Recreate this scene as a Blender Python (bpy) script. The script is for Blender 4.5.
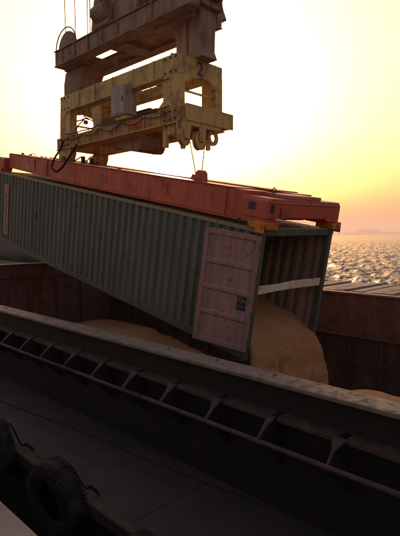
import bpy, bmesh, math, random
import numpy as np
from mathutils import Vector, Matrix, Euler, noise

random.seed(7)
R = math.radians
for o in list(bpy.data.objects):
    bpy.data.objects.remove(o)
SC = bpy.context.scene
COL = SC.collection

# ---------------------------------------------------------------- camera, sky, sun, exposure
# Axes: +X along the ship (towards the right of the view), +Y across it, away from the quay.
EYE = 8.0                                   # metres above the water
HEAD = math.atan2(488, 480)                 # ship runs this far left of the view
PITCH = math.atan(34 / 480)
cam_d = bpy.data.cameras.new('camera')
cam = bpy.data.objects.new('camera', cam_d)
COL.objects.link(cam)
cam_d.sensor_fit = 'HORIZONTAL'
cam_d.sensor_width = 36
cam_d.lens = 36 * 480 / 400
cam_d.clip_start = 0.05
cam_d.clip_end = 40000
cam.location = (0, 0, EYE)
AZ = math.pi / 2 - HEAD                     # turn from +Y towards -X
cam.rotation_euler = (math.pi / 2 - PITCH, 0, AZ)
SC.camera = cam

SUN_EL = R(12.8)
SUN_AZ = AZ + R(3)                        # anticlockwise from +Y
sun_vec = Vector((-math.sin(SUN_AZ) * math.cos(SUN_EL), math.cos(SUN_AZ) * math.cos(SUN_EL), math.sin(SUN_EL)))
world = bpy.data.worlds.new('World')
SC.world = world
world.use_nodes = True
wn = world.node_tree.nodes
wl = world.node_tree.links
wn.clear()
w_out = wn.new('ShaderNodeOutputWorld')
w_bg = wn.new('ShaderNodeBackground')
w_sky = wn.new('ShaderNodeTexSky')
w_sky.sky_type = 'NISHITA'
w_sky.sun_disc = False
w_sky.sun_elevation = SUN_EL
w_sky.sun_rotation = -SUN_AZ
w_sky.altitude = 0
w_sky.air_density = 1.9
w_sky.dust_density = 6.5
w_sky.ozone_density = 1.0
w_bg.inputs['Strength'].default_value = 0.13
wl.new(w_sky.outputs[0], w_bg.inputs[0])
wl.new(w_bg.outputs[0], w_out.inputs[0])

sun_d = bpy.data.lights.new('sun', 'SUN')
sun_d.energy = 2.4
sun_d.angle = R(0.6)
sun_d.color = (1.0, 0.72, 0.52)
sun = bpy.data.objects.new('sun', sun_d)
COL.objects.link(sun)
sun.rotation_euler = sun_vec.to_track_quat('Z', 'Y').to_euler()
sun.location = (0, 0, 60)

SC.view_settings.view_transform = 'Standard'
SC.view_settings.look = 'None'
SC.view_settings.gamma = 1
SC.view_settings.exposure = 0.35
SC.view_settings.use_white_balance = True
SC.view_settings.white_balance_temperature = 7250
SC.view_settings.white_balance_tint = 36
SC.render.engine = 'CYCLES'
SC.cycles.use_denoising = True
SC.cycles.max_bounces = 8
SC.cycles.volume_bounces = 0


# ---------------------------------------------------------------- helpers
def smooth_path(pts, n=6):
    """Catmull-Rom through the points"""
    pts = [Vector(p) for p in pts]
    out = []
    for i in range(len(pts) - 1):
        a, b, c, d = pts[max(i - 1, 0)], pts[i], pts[i + 1], pts[min(i + 2, len(pts) - 1)]
        for k in range(n):
            t = k / n
            out.append(0.5 * ((2 * b) + (c - a) * t + (2 * a - 5 * b + 4 * c - d) * t * t + (3 * b - a - 3 * c + d) * t ** 3))
    out.append(pts[-1])
    return out


class MB:
    """collects simple solids; coordinates are metres from the camera's foot point at eye level"""

    def __init__(self):
        self.v = []
        self.f = []

    def add(self, vs, fs):
        b = len(self.v)
        self.v += [tuple(p) for p in vs]
        self.f += [tuple(i + b for i in q) for q in fs]
        return self

    def box(self, x0, x1, y0, y1, z0, z1):
        vs = [(x, y, z) for x in (x0, x1) for y in (y0, y1) for z in (z0, z1)]
        return self.add(vs, [(0, 1, 3, 2), (4, 6, 7, 5), (0, 4, 5, 1), (2, 3, 7, 6), (0, 2, 6, 4), (1, 5, 7, 3)])

    def prism(self, poly, axis, a, b):
        """poly: 2-D outline in the two other axes (kept in x,y,z order), pushed from a to b along axis"""
        n = len(poly)

        def pt(p, t):
            q = list(p)
            q.insert(axis, t)
            return q
        vs = [pt(p, a) for p in poly] + [pt(p, b) for p in poly]
        fs = [tuple(range(n))[::-1], tuple(range(n, 2 * n))]
        fs += [(i, (i + 1) % n, n + (i + 1) % n, n + i) for i in range(n)]
        return self.add(vs, fs)

    def tube(self, pts, r, n=8, cap=True):
        pts = [Vector(p) for p in pts]
        m = len(pts)
        rings = []
        up = None
        for i, p in enumerate(pts):
            t = (pts[min(i + 1, m - 1)] - pts[max(i - 1, 0)]).normalized()
            if up is None:
                up = t.orthogonal().normalized()
            else:
                up = (up - t * up.dot(t))
                up = up.normalized() if up.length > 1e-6 else t.orthogonal().normalized()
            s = t.cross(up)
            rr = r[i] if isinstance(r, (list, tuple)) else r
            rings.append([p + (up * math.cos(2 * math.pi * k / n) + s * math.sin(2 * math.pi * k / n)) * rr for k in range(n)])
        vs = [q for ring in rings for q in ring]
        fs = []
        for i in range(m - 1):
            for k in range(n):
                fs.append((i * n + k, i * n + (k + 1) % n, (i + 1) * n + (k + 1) % n, (i + 1) * n + k))
        if cap:
            fs.append(tuple(range(n))[::-1])
            fs.append(tuple(range((m - 1) * n, m * n)))
        return self.add(vs, fs)

    def cyl(self, p0, p1, r, n=20):
        return self.tube([p0, p1], r, n)

    def lathe(self, profile, centre, axis, n=28, closed=False):
        """profile: (radius, offset along axis)"""
        a = Vector(axis).normalized()
        u = a.orthogonal().normalized()
        w = a.cross(u)
        c = Vector(centre)
        m = len(profile)
        vs = []
        for k in range(n):
            t = 2 * math.pi * k / n
            e = u * math.cos(t) + w * math.sin(t)
            for (r, h) in profile:
                vs.append(c + e * r + a * h)
        fs = []
        lim = m if closed else m - 1
        for k in range(n):
            for j in range(lim):
                j2 = (j + 1) % m
                fs.append((k * m + j, ((k + 1) % n) * m + j, ((k + 1) % n) * m + j2, k * m + j2))
        return self.add(vs, fs)

    def build(self, name, mat, parent=None, bevel=0.0, smooth=False, origin=None):
        """one mesh object; parent given: vertices are in the parent's own frame (or ship frame minus its place)"""
        off = Vector((0, 0, 0))
        if parent is not None and parent.get('_org') is not None:
            off = Vector(parent['_org'])
        elif parent is None and origin is not None:
            off = Vector(origin)
        me = bpy.data.meshes.new(name)
        me.from_pydata([tuple(Vector(p) - off) for p in self.v], [], self.f)
        me.update()
        bm = bmesh.new()
        bm.from_mesh(me)
        bmesh.ops.recalc_face_normals(bm, faces=bm.faces)
        bm.to_mesh(me)
        bm.free()
        if smooth:
            me.polygons.foreach_set('use_smooth', [True] * len(me.polygons))
        me.materials.append(mat)
        o = bpy.data.objects.new(name, me)
        COL.objects.link(o)
        if parent is not None:
            o.parent = parent
            if parent.get('_org') is not None:
                o['_org'] = [0.0, 0.0, 0.0] if False else list(parent['_org'])
        else:
            o.location = off
            if origin is not None:
                o['_org'] = list(origin)
        if bevel:
            md = o.modifiers.new('bevel', 'BEVEL')
            md.width = bevel
            md.segments = 2
            md.limit_method = 'ANGLE'
            md.angle_limit = R(40)
        return o


def bx(name, mat, parent, dims, bevel=0.0):
    return MB().box(*dims).build(name, mat, parent, bevel)


def tag(o, label=None, cat=None, group=None, kind=None):
    if label:
        o['label'] = label
    if cat:
        o['category'] = cat
    if group:
        o['group'] = group
    if kind:
        o['kind'] = kind
    return o


def thing(name, org, label, cat, group=None, rot=None):
    """Empty at the thing's base; parts give ship coordinates, unless rot is set (then they are local)"""
    o = bpy.data.objects.new(name, None)
    COL.objects.link(o)
    o.empty_display_size = 0.3
    o.location = org
    if rot is not None:
        o.rotation_euler = rot
    else:
        o['_org'] = list(org)
    return tag(o, label, cat, group)


def dup(src, parent, dx=(0, 0, 0), rz=0):
    c = src.copy()
    COL.objects.link(c)
    c.parent = parent
    c.location = Vector(src.location) + Vector(dx)
    return c


# ---------------------------------------------------------------- materials
def _n(nt, t, **kw):
    n = nt.nodes.new(t)
    for k, v in kw.items():
        setattr(n, k, v)
    return n


def paint(name, base, rough=0.55, wear=(0.10, 0.045, 0.025), wear_amt=0.35, scale=3.0, grime=(0.02, 0.017, 0.015),
          grime_amt=0.4, streak=True, metallic=0.0, bump=0.15, spec=0.4, fine=60):
    """weathered paint: rust blotches, vertical dirt runs, tonal drift, fine relief"""
    m = bpy.data.materials.new(name)
    m.use_nodes = True
    nt = m.node_tree
    L = nt.links.new
    bs = nt.nodes['Principled BSDF']
    tc = _n(nt, 'ShaderNodeTexCoord')
    mp = _n(nt, 'ShaderNodeMapping')
    L(tc.outputs['Object'], mp.inputs[0])
    n1 = _n(nt, 'ShaderNodeTexNoise')
    n1.inputs['Scale'].default_value = scale
    n1.inputs['Detail'].default_value = 8
    n1.inputs['Roughness'].default_value = 0.68
    L(mp.outputs[0], n1.inputs['Vector'])
    r1 = _n(nt, 'ShaderNodeValToRGB')
    e = r1.color_ramp.elements
    e[0].position = 0.62 - 0.25 * wear_amt
    e[0].color = (0, 0, 0, 1)
    e[1].position = 0.74 - 0.2 * wear_amt
    e[1].color = (1, 1, 1, 1)
    L(n1.outputs['Fac'], r1.inputs[0])
    mp2 = _n(nt, 'ShaderNodeMapping')
    mp2.inputs['Scale'].default_value = (5.0, 5.0, 0.45) if streak else (1.5, 1.5, 1.5)
    L(tc.outputs['Object'], mp2.inputs[0])
    n2 = _n(nt, 'ShaderNodeTexNoise')
    n2.inputs['Scale'].default_value = 1.6
    n2.inputs['Detail'].default_value = 6
    L(mp2.outputs[0], n2.inputs['Vector'])
    r2 = _n(nt, 'ShaderNodeValToRGB')
    r2.color_ramp.elements[0].position = 0.42
    r2.color_ramp.elements[1].position = 0.72
    L(n2.outputs['Fac'], r2.inputs[0])
    n3 = _n(nt, 'ShaderNodeTexNoise')
    n3.inputs['Scale'].default_value = 0.7
    n3.inputs['Detail'].default_value = 3
    L(mp.outputs[0], n3.inputs['Vector'])
    hv = _n(nt, 'ShaderNodeHueSaturation')
    hv.inputs['Color'].default_value = (*base, 1)
    mr = _n(nt, 'ShaderNodeMapRange')
    mr.inputs['To Min'].default_value = 0.7
    mr.inputs['To Max'].default_value = 1.35
    L(n3.outputs['Fac'], mr.inputs['Value'])
    L(mr.outputs[0], hv.inputs['Value'])
    mx1 = _n(nt, 'ShaderNodeMixRGB')
    mx1.inputs[2].default_value = (*grime, 1)
    mg = _n(nt, 'ShaderNodeMath', operation='MULTIPLY')
    mg.inputs[1].default_value = grime_amt
    L(r2.outputs[0], mg.inputs[0])
    L(mg.outputs[0], mx1.inputs[0])
    L(hv.outputs[0], mx1.inputs[1])
    mx2 = _n(nt, 'ShaderNodeMixRGB')
    mx2.inputs[2].default_value = (*wear, 1)
    L(r1.outputs[0], mx2.inputs[0])
    L(mx1.outputs[0], mx2.inputs[1])
    L(mx2.outputs[0], bs.inputs['Base Color'])
    rr = _n(nt, 'ShaderNodeMapRange')
    rr.inputs['To Min'].default_value = rough
    rr.inputs['To Max'].default_value = min(1, rough + 0.35)
    L(r1.outputs[0], rr.inputs['Value'])
    L(rr.outputs[0], bs.inputs['Roughness'])
    bs.inputs['Metallic'].default_value = metallic
    bs.inputs['Specular IOR Level'].default_value = spec
    n4 = _n(nt, 'ShaderNodeTexNoise')
    n4.inputs['Scale'].default_value = fine
    n4.inputs['Detail'].default_value = 4
    L(mp.outputs[0], n4.inputs['Vector'])
    ad = _n(nt, 'ShaderNodeMath', operation='MULTIPLY_ADD')
    ad.inputs[1].default_value = 0.35
    L(n4.outputs['Fac'], ad.inputs[0])
    L(n1.outputs['Fac'], ad.inputs[2])
    bp = _n(nt, 'ShaderNodeBump')
    bp.inputs['Strength'].default_value = bump
    bp.inputs['Distance'].default_value = 0.02
    L(ad.outputs[0], bp.inputs['Height'])
    L(bp.outputs[0], bs.inputs['Normal'])
    return m


M = {}
M['green'] = paint('container_green', (0.122, 0.140, 0.130), 0.6, wear_amt=0.18, scale=2.2, grime_amt=0.45)
M['green_post'] = paint('container_green_frame', (0.085, 0.11, 0.10), 0.55, wear_amt=0.35, scale=5)
M['rail'] = paint('container_rail_sunlit_tone', (0.24, 0.23, 0.18), 0.5, wear=(0.30, 0.18, 0.10), wear_amt=0.6, scale=5)  # lighter than the frame green: sunlight along the roof edge put into the colour
M['pink'] = paint('door_pink', (0.35, 0.195, 0.195), 0.6, wear_amt=0.12, scale=3, grime_amt=0.35)
M['inside'] = paint('container_inside', (0.29, 0.20, 0.185), 0.7, wear_amt=0.2, scale=2.5, grime_amt=0.4)
M['red'] = paint('spreader_red', (0.56, 0.10, 0.065), 0.5, wear=(0.30, 0.07, 0.045), wear_amt=0.28, scale=2.5, grime=(0.22, 0.05, 0.035), grime_amt=0.5)
M['red_pale'] = paint('spreader_faded', (0.50, 0.17, 0.13), 0.6, wear_amt=0.2, scale=3, grime_amt=0.3)
M['orange'] = paint('guide_orange', (0.62, 0.20, 0.03), 0.55, wear_amt=0.4, scale=7, grime_amt=0.3)
M['yellow'] = paint('frame_yellow', (0.60, 0.42, 0.16), 0.6, wear=(0.33, 0.21, 0.11), wear_amt=0.5, scale=2.6, grime=(0.26, 0.17, 0.09), grime_amt=0.6)
M['rusty'] = paint('frame_brown', (0.32, 0.21, 0.16), 0.7, wear=(0.20, 0.115, 0.08), wear_amt=0.5, scale=2.2, grime=(0.12, 0.08, 0.06), grime_amt=0.6)
M['yellow_rust'] = paint('frame_yellow_rusted', (0.42, 0.25, 0.11), 0.65, wear=(0.24, 0.11, 0.06), wear_amt=0.6, scale=2.4, grime=(0.20, 0.11, 0.06), grime_amt=0.6)
M['machine'] = paint('machine_dark', (0.10, 0.07, 0.055), 0.55, wear_amt=0.3, scale=6)
M['cabinet'] = paint('cabinet_grey', (0.34, 0.31, 0.31), 0.45, wear_amt=0.1, scale=4, grime_amt=0.35)
M['rope'] = paint('wire_rope', (0.08, 0.06, 0.045), 0.6, wear_amt=0.2, scale=20, bump=0.6, fine=120)
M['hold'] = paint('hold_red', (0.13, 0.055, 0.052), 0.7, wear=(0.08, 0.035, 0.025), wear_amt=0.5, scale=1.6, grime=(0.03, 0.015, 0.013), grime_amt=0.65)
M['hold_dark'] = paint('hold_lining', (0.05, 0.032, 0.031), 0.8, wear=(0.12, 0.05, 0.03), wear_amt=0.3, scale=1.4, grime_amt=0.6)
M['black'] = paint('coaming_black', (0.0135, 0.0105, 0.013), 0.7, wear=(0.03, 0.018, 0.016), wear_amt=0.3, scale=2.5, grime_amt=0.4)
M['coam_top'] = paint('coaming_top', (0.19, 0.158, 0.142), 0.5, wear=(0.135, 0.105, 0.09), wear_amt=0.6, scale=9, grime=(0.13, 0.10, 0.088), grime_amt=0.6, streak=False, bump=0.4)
M['ledge'] = paint('ledge_rust', (0.062, 0.038, 0.038), 0.8, wear=(0.10, 0.06, 0.052), wear_amt=0.5, scale=6, grime_amt=0.4)
M['deck'] = paint('deck_plate', (0.047, 0.036, 0.042), 0.75, wear=(0.06, 0.036, 0.032), wear_amt=0.4, scale=1.7, grime=(0.024, 0.02, 0.024), grime_amt=0.7, streak=False, bump=0.5)
M['rubber'] = paint('rubber', (0.013, 0.012, 0.013), 0.9, wear=(0.06, 0.046, 0.04), wear_amt=0.45, scale=5, grime=(0.05, 0.04, 0.034), grime_amt=0.4, streak=False, bump=0.5)
M['fibre'] = paint('fibre_rope', (0.014, 0.012, 0.013), 0.9, wear_amt=0.2, scale=15, bump=0.8)
M['plank'] = paint('plank_white', (0.66, 0.60, 0.54), 0.65, wear=(0.30, 0.22, 0.16), wear_amt=0.25, scale=6, grime=(0.35, 0.25, 0.18), grime_amt=0.5)
M['hatch'] = paint('hatch_board', (0.24, 0.215, 0.19), 0.75, wear=(0.13, 0.10, 0.08), wear_amt=0.45, scale=2.5, grime=(0.12, 0.10, 0.08), grime_amt=0.6, streak=False, bump=0.4)
M['tarp'] = paint('tarpaulin', (0.075, 0.08, 0.105), 0.6, wear=(0.11, 0.11, 0.12), wear_amt=0.3, scale=2, grime_amt=0.4)
M['concrete'] = paint('quay_concrete', (0.30, 0.255, 0.255), 0.85, wear=(0.20, 0.17, 0.16), wear_amt=0.4, scale=4, grime=(0.15, 0.13, 0.12), grime_amt=0.5, streak=False, bump=0.7, fine=90)
M['ink'] = paint('lettering_dark', (0.05, 0.045, 0.06), 0.6, wear_amt=0.05)
M['sticker'] = paint('sticker_blue', (0.02, 0.025, 0.07), 0.4, wear_amt=0.05, grime_amt=0.1)
M['sticker_w'] = paint('sticker_white', (0.13, 0.14, 0.19), 0.5, wear_amt=0.2, scale=20)
M['logo'] = paint('logo_pink', (0.40, 0.20, 0.19), 0.6, wear_amt=0.15, scale=5)
M['valve_red'] = paint('valve_red', (0.55, 0.05, 0.04), 0.45, wear_amt=0.1)
M['bolt'] = paint('bolt_rust', (0.10, 0.05, 0.035), 0.7, wear_amt=0.4, scale=30)


def grain_mat():
    m = bpy.data.materials.new('grain')
    m.use_nodes = True
    nt = m.node_tree
    L = nt.links.new
    bs = nt.nodes['Principled BSDF']
    tc = _n(nt, 'ShaderNodeTexCoord')
    vo = _n(nt, 'ShaderNodeTexVoronoi')
    vo.inputs['Scale'].default_value = 85
    L(tc.outputs['Object'], vo.inputs['Vector'])
    no = _n(nt, 'ShaderNodeTexNoise')
    no.inputs['Scale'].default_value = 3.5
    no.inputs['Detail'].default_value = 7
    L(tc.outputs['Object'], no.inputs['Vector'])
    rp = _n(nt, 'ShaderNodeValToRGB')
    rp.color_ramp.elements[0].color = (0.43, 0.19, 0.09, 1)
    rp.color_ramp.elements[1].color = (0.55, 0.28, 0.14, 1)
    mx = _n(nt, 'ShaderNodeMixRGB')
    mx.inputs[0].default_value = 0.45
    L(no.outputs['Fac'], mx.inputs[1])
    L(vo.outputs['Color'], mx.inputs[2])
    L(mx.outputs[0], rp.inputs[0])
    L(rp.outputs[0], bs.inputs['Base Color'])
    bs.inputs['Roughness'].default_value = 0.75
    bp = _n(nt, 'ShaderNodeBump')
    bp.inputs['Strength'].default_value = 0.8
    bp.inputs['Distance'].default_value = 0.012
    bp.invert = True
    L(vo.outputs['Distance'], bp.inputs['Height'])
    L(bp.outputs[0], bs.inputs['Normal'])
    return m


def sea_mat():
    m = bpy.data.materials.new('sea_water')
    m.use_nodes = True
    nt = m.node_tree
    L = nt.links.new
    bs = nt.nodes['Principled BSDF']
    bs.inputs['Base Color'].default_value = (0.05, 0.075, 0.10, 1)
    bs.inputs['Roughness'].default_value = 0.24
    bs.inputs['IOR'].default_value = 1.333
    tc = _n(nt, 'ShaderNodeTexCoord')
    hs = []
    for sc, st in ((0.5, 0.6), (1.7, 0.35), (5.0, 0.12)):
        no = _n(nt, 'ShaderNodeTexNoise')
        no.inputs['Scale'].default_value = sc
        no.inputs['Detail'].default_value = 3
        L(tc.outputs['Object'], no.inputs['Vector'])
        mu = _n(nt, 'ShaderNodeMath', operation='MULTIPLY')
        mu.inputs[1].default_value = st
        L(no.outputs['Fac'], mu.inputs[0])
        hs.append(mu)
    a = _n(nt, 'ShaderNodeMath', operation='ADD')
    b = _n(nt, 'ShaderNodeMath', operation='ADD')
    L(hs[0].outputs[0], a.inputs[0])
    L(hs[1].outputs[0], a.inputs[1])
    L(a.outputs[0], b.inputs[0])
    L(hs[2].outputs[0], b.inputs[1])
    bp = _n(nt, 'ShaderNodeBump')
    bp.inputs['Strength'].default_value = 1.0
    bp.inputs['Distance'].default_value = 0.35
    L(b.outputs[0], bp.inputs['Height'])
    L(bp.outputs[0], bs.inputs['Normal'])
    return m


M['grain'] = grain_mat()
M['sea'] = sea_mat()
M['hill'] = paint('hill_scrub', (0.09, 0.095, 0.06), 0.95, wear=(0.16, 0.14, 0.10), wear_amt=0.4, scale=0.01, streak=False, bump=0.0, fine=0.05)
M['hill'].node_tree.nodes['Principled BSDF'].inputs['Specular IOR Level'].default_value = 0.05


def text_mesh(name, body, size, mat, parent, matrix, extrude=0.0015, font_bold=0.0):
    cu = bpy.data.curves.new(name, 'FONT')
    cu.body = body
    cu.size = size
    cu.align_x = 'CENTER'
    cu.align_y = 'CENTER'
    cu.extrude = extrude
    cu.offset = font_bold
    t = bpy.data.objects.new(name + '_tmp', cu)
    COL.objects.link(t)
    dg = bpy.context.evaluated_depsgraph_get()
    me = bpy.data.meshes.new_from_object(t.evaluated_get(dg))
    bpy.data.objects.remove(t)
    bpy.data.curves.remove(cu)
    me.name = name
    me.transform(matrix)
    me.materials.clear()
    me.materials.append(mat)
    o = bpy.data.objects.new(name, me)
    COL.objects.link(o)
    o.parent = parent
    return o


SEA_Z = -EYE
TOP = -1.6          # coaming top
DECK = -3.1
RAMP = []

# ---------------------------------------------------------------- sea, hills, quay
def make_sea():
    rng = np.random.RandomState(3)
    r = np.concatenate([[0.0, 3, 8, 15, 25], np.geomspace(48, 700, 900), np.geomspace(700, 12500, 70)[1:]])
    na = 760
    th = np.linspace(AZ + math.pi / 2 - R(46), AZ + math.pi / 2 + R(46), na)
    rr, tt = np.meshgrid(r, th, indexing='ij')
    x = rr * np.cos(tt)
    y = rr * np.sin(tt)
    z = np.zeros_like(x)
    wind = R(200)
    for i in range(46):
        lam = 0.34 * (1.074 ** i)
        a = wind + rng.normal(0, 0.55)
        amp = 0.0175 * lam ** 0.85 * rng.uniform(0.6, 1.4)
        k = 2 * math.pi / lam
        cell = np.maximum(rr * 0.003, 0.05)
        fade = np.clip(lam / (2.5 * cell) - 0.4, 0, 1) * np.clip((rr - 46) / 10, 0, 1)
        ph = k * (x * math.cos(a) + y * math.sin(a)) + rng.uniform(0, 6.28)
        z += amp * fade * (2 * (0.5 + 0.5 * np.sin(ph)) ** 1.6 - 0.9)
    vs = np.stack([x, y, z], -1).reshape(-1, 3)
    nr = len(r)
    i = np.arange(nr - 1)[:, None] * na + np.arange(na - 1)[None, :]
    fs = np.stack([i, i + na, i + na + 1, i + 1], -1).reshape(-1, 4)
    me = bpy.data.meshes.new('sea')
    me.from_pydata(vs.tolist(), [], fs.tolist())
    me.polygons.foreach_set('use_smooth', [True] * len(me.polygons))
    me.materials.append(M['sea'])
    o = bpy.data.objects.new('sea', me)
    COL.objects.link(o)
    o.location = (0, 0, SEA_Z)
    return tag(o, kind='structure')


make_sea()


def make_hill(name, px0, px1, dist, hpx, seed):
    """a ridge of real relief on the far shore"""
    rng = random.Random(seed)
    n, mrow = 70, 14
    vs, fs = [], []
    width = (px1 - px0) / 480 * dist
    for i in range(n):
        u = i / (n - 1)
        lx = (px0 - 200) / 480 * dist + u * width
        env = math.sin(math.pi * u) ** 0.8
        for j in range(mrow):
            v = j / (mrow - 1)
            hh = hpx / 480 * dist * env * math.sin(math.pi * v) ** 0.9
            hh *= 0.62 + 0.75 * noise.fractal(Vector((u * 5 + seed, v * 2, seed * 1.7)), 1.0, 2.1, 5) + 0.3 * math.exp(-((u - 0.42) / 0.12) ** 2)
            ly = dist + v * dist * 0.22
            # view-aligned placement of the shore, in ship axes
            gx, gy = lx, ly
            X = gx * math.cos(AZ) - gy * math.sin(AZ)
            Y = gx * math.sin(AZ) + gy * math.cos(AZ)
            vs.append((X, Y, SEA_Z - 2 + max(0, hh)))
    for i in range(n - 1):
        for j in range(mrow - 1):
            a = i * mrow + j
            fs.append((a, a + 1, a + mrow + 1, a + mrow))
    o = MB().add(vs, fs).build(name, M['hill'], None, smooth=True)
    return tag(o, kind='structure')


make_hill('hills', 338, 440, 5000, 5.6, 2)
make_hill('hills', 395, 560, 5600, 6.0, 5)

quay = MB()
quay.box(-60, 60, -60, 1.15, -13, TOP)
q = quay.build('quay', M['concrete'], None, bevel=0.025)
tag(q, kind='structure')

# ---------------------------------------------------------------- ship
X0, X1 = -40.0, 14.0
NEAR_H, FAR_H = 2.92, 15.5
NC, FC = 4.45, 12.25           # inner faces of the hold at the coaming
HX0, HX1 = -17.6, 9.0          # hold ends
ship = thing('cargo_ship', (-8, 9, -11), 'dark cargo ship with an open red hold moored along the quay', 'ship')
# hull shell
h = MB()
h.box(X0, X1, NEAR_H, NEAR_H + 0.04, -11, DECK - 0.012)
h.box(X0, X1, FAR_H - 0.04, FAR_H, -11, DECK - 0.012)
h.box(X0, X0 + 0.04, NEAR_H + 0.04, FAR_H - 0.04, -11, DECK - 0.012)
h.box(X1 - 0.04, X1, NEAR_H + 0.04, FAR_H - 0.04, -11, DECK - 0.012)
h.box(X0 + 0.04, X1 - 0.04, NEAR_H + 0.04, FAR_H - 0.04, -11, -10.9)
h.build('hull', M['black'], ship)
# near deck plates, each its own sheet with a weld gap
px = X0
k = 0
while px < X1:
    L_ = 3.6
    bx('deck_plate', M['deck'], ship, (px + 0.004, min(px + L_, X1) - 0.004, NEAR_H + 0.0, NC - 0.06, DECK - 0.012, DECK), 0.003)
    px += L_
    k += 1
# gunwale bar
g = MB()
g.box(X0, X1, NEAR_H - 0.07, NEAR_H + 0.05, DECK - 0.10, DECK + 0.055)
g.build('gunwale_bar', M['ledge'], ship, 0.02)
bx('far_deck', M['deck'], ship, (X0, X1, FC + 0.12, FAR_H, DECK - 0.012, DECK))
# near coaming: web, top flange in lengths, ledge segments, stays, outer bar
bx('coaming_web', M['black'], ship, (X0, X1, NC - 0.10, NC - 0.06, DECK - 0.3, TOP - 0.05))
px = X0
while px < X1:
    L_ = 5.7
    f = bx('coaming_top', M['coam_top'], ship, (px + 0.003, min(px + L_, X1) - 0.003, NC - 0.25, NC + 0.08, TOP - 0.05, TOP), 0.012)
    px += L_
# bolts on the flange
bm0 = MB().lathe([(0.0, 0.012), (0.018, 0.012), (0.024, 0.004), (0.024, -0.004)], (0, 0, 0), (0, 0, 1), 8)
bolt0 = None
bxp = -12.0
while bxp < 2:
    if bolt0 is None:
        bolt0 = bm0.build('bolt', M['bolt'], None)
        bolt0.parent = ship
        o = bolt0
    else:
        o = bolt0.copy()
        COL.objects.link(o)
    o.location = Vector((bxp, NC - 0.02 + random.uniform(-0.03, 0.03), TOP)) - ship.location
    bxp += random.choice((0.9, 1.3, 1.75))
LZ, LY = -1.97, 4.17
BZ, BY = -2.17, 3.93
stays = [-2.2 - 0.8 * k for k in range(-8, 16)]
for i, sx in enumerate(stays):
    # ledge segment between two stays, a little dented
    nx = sx - 0.8
    dip = random.uniform(0, 0.02)
    seg = MB()
    seg.add([(nx + 0.05, LY, LZ), (sx - 0.05, LY, LZ - dip), (sx - 0.05, NC - 0.1, LZ), (nx + 0.05, NC - 0.1, LZ),
             (nx + 0.05, LY, LZ - 0.05), (sx - 0.05, LY, LZ - 0.05 - dip), (sx - 0.05, NC - 0.1, LZ - 0.05), (nx + 0.05, NC - 0.1, LZ - 0.05)],
            [(0, 1, 2, 3), (7, 6, 5, 4), (0, 4, 5, 1), (1, 5, 6, 2), (2, 6, 7, 3), (3, 7, 4, 0)])
    seg.build('ledge', M['ledge'], ship, 0.006)
    st = MB()
    st.prism([(NC - 0.1, LZ - 0.01), (LY + 0.02, LZ - 0.01), (BY + 0.01, BZ), (BY - 0.0, BZ - 0.05), (NC - 0.1, BZ - 0.42)], 0, sx - 0.014, sx + 0.014)
    s_ = st.build('stay', M['black'], ship)
    fw, fb, jx = random.uniform(0.045, 0.085), random.uniform(0.008, 0.02), random.uniform(-0.02, 0.02)
    MB().add([(sx - fw, LY - 0.01, LZ + 0.008), (sx + fw, LY - 0.01, LZ + 0.008), (sx + jx + fb * 1.6, BY + 0.11, BZ + 0.115), (sx + jx + fb, BY, BZ + 0.02), (sx + jx - fb, BY, BZ + 0.02), (sx + jx - fb * 1.6, BY + 0.11, BZ + 0.115),
              (sx - fw, LY + 0.02, LZ + 0.0), (sx + fw, LY + 0.02, LZ + 0.0), (sx + jx + fb * 1.6, BY + 0.13, BZ + 0.105), (sx + jx + fb, BY + 0.03, BZ + 0.005), (sx + jx - fb, BY + 0.03, BZ + 0.005), (sx + jx - fb * 1.6, BY + 0.13, BZ + 0.105)],
             [(0, 1, 2, 5), (5, 2, 3, 4), (11, 8, 7, 6), (10, 9, 8, 11), (0, 6, 7, 1), (1, 7, 8, 2), (2, 8, 9, 3), (3, 9, 10, 4), (4, 10, 11, 5), (5, 11, 6, 0)]).build('stay_flange', M['ledge'], s_, 0.004)
bar_breaks = [X0, -22, -16.2, -10.4, -6.6, -4.95, 0.9, 6.5, X1]
for a, b in zip(bar_breaks[:-1], bar_breaks[1:]):
    MB().tube([(a + 0.015, BY, BZ), ((a + b) / 2, BY, BZ - 0.008), (b - 0.015, BY, BZ)], 0.027, 10).build('side_bar', M['ledge'], ship, smooth=True)
# coaming inside (hold side of near wall)
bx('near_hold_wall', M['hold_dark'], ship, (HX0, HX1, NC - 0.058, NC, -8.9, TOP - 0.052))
# far coaming: top flange, red strake, ledge, lining with frames
for a in np.arange(X0, X1, 6.0):
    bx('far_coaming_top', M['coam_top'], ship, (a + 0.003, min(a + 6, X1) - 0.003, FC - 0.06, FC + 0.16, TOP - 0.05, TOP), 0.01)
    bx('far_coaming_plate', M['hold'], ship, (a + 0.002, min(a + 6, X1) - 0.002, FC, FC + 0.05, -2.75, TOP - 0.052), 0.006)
bx('far_ledge', M['hold'], ship, (HX0, HX1, FC - 0.14, FC + 0.05, -2.80, -2.752), 0.008)
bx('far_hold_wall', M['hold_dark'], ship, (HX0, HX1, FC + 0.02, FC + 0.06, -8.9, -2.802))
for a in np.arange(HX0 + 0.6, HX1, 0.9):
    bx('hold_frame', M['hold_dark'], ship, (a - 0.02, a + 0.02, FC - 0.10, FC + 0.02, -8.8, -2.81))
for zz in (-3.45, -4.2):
    bx('hold_stringer', M['hold_dark'], ship, (HX0, HX1, FC - 0.125, FC - 0.1, zz - 0.05, zz), 0.004)
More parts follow.
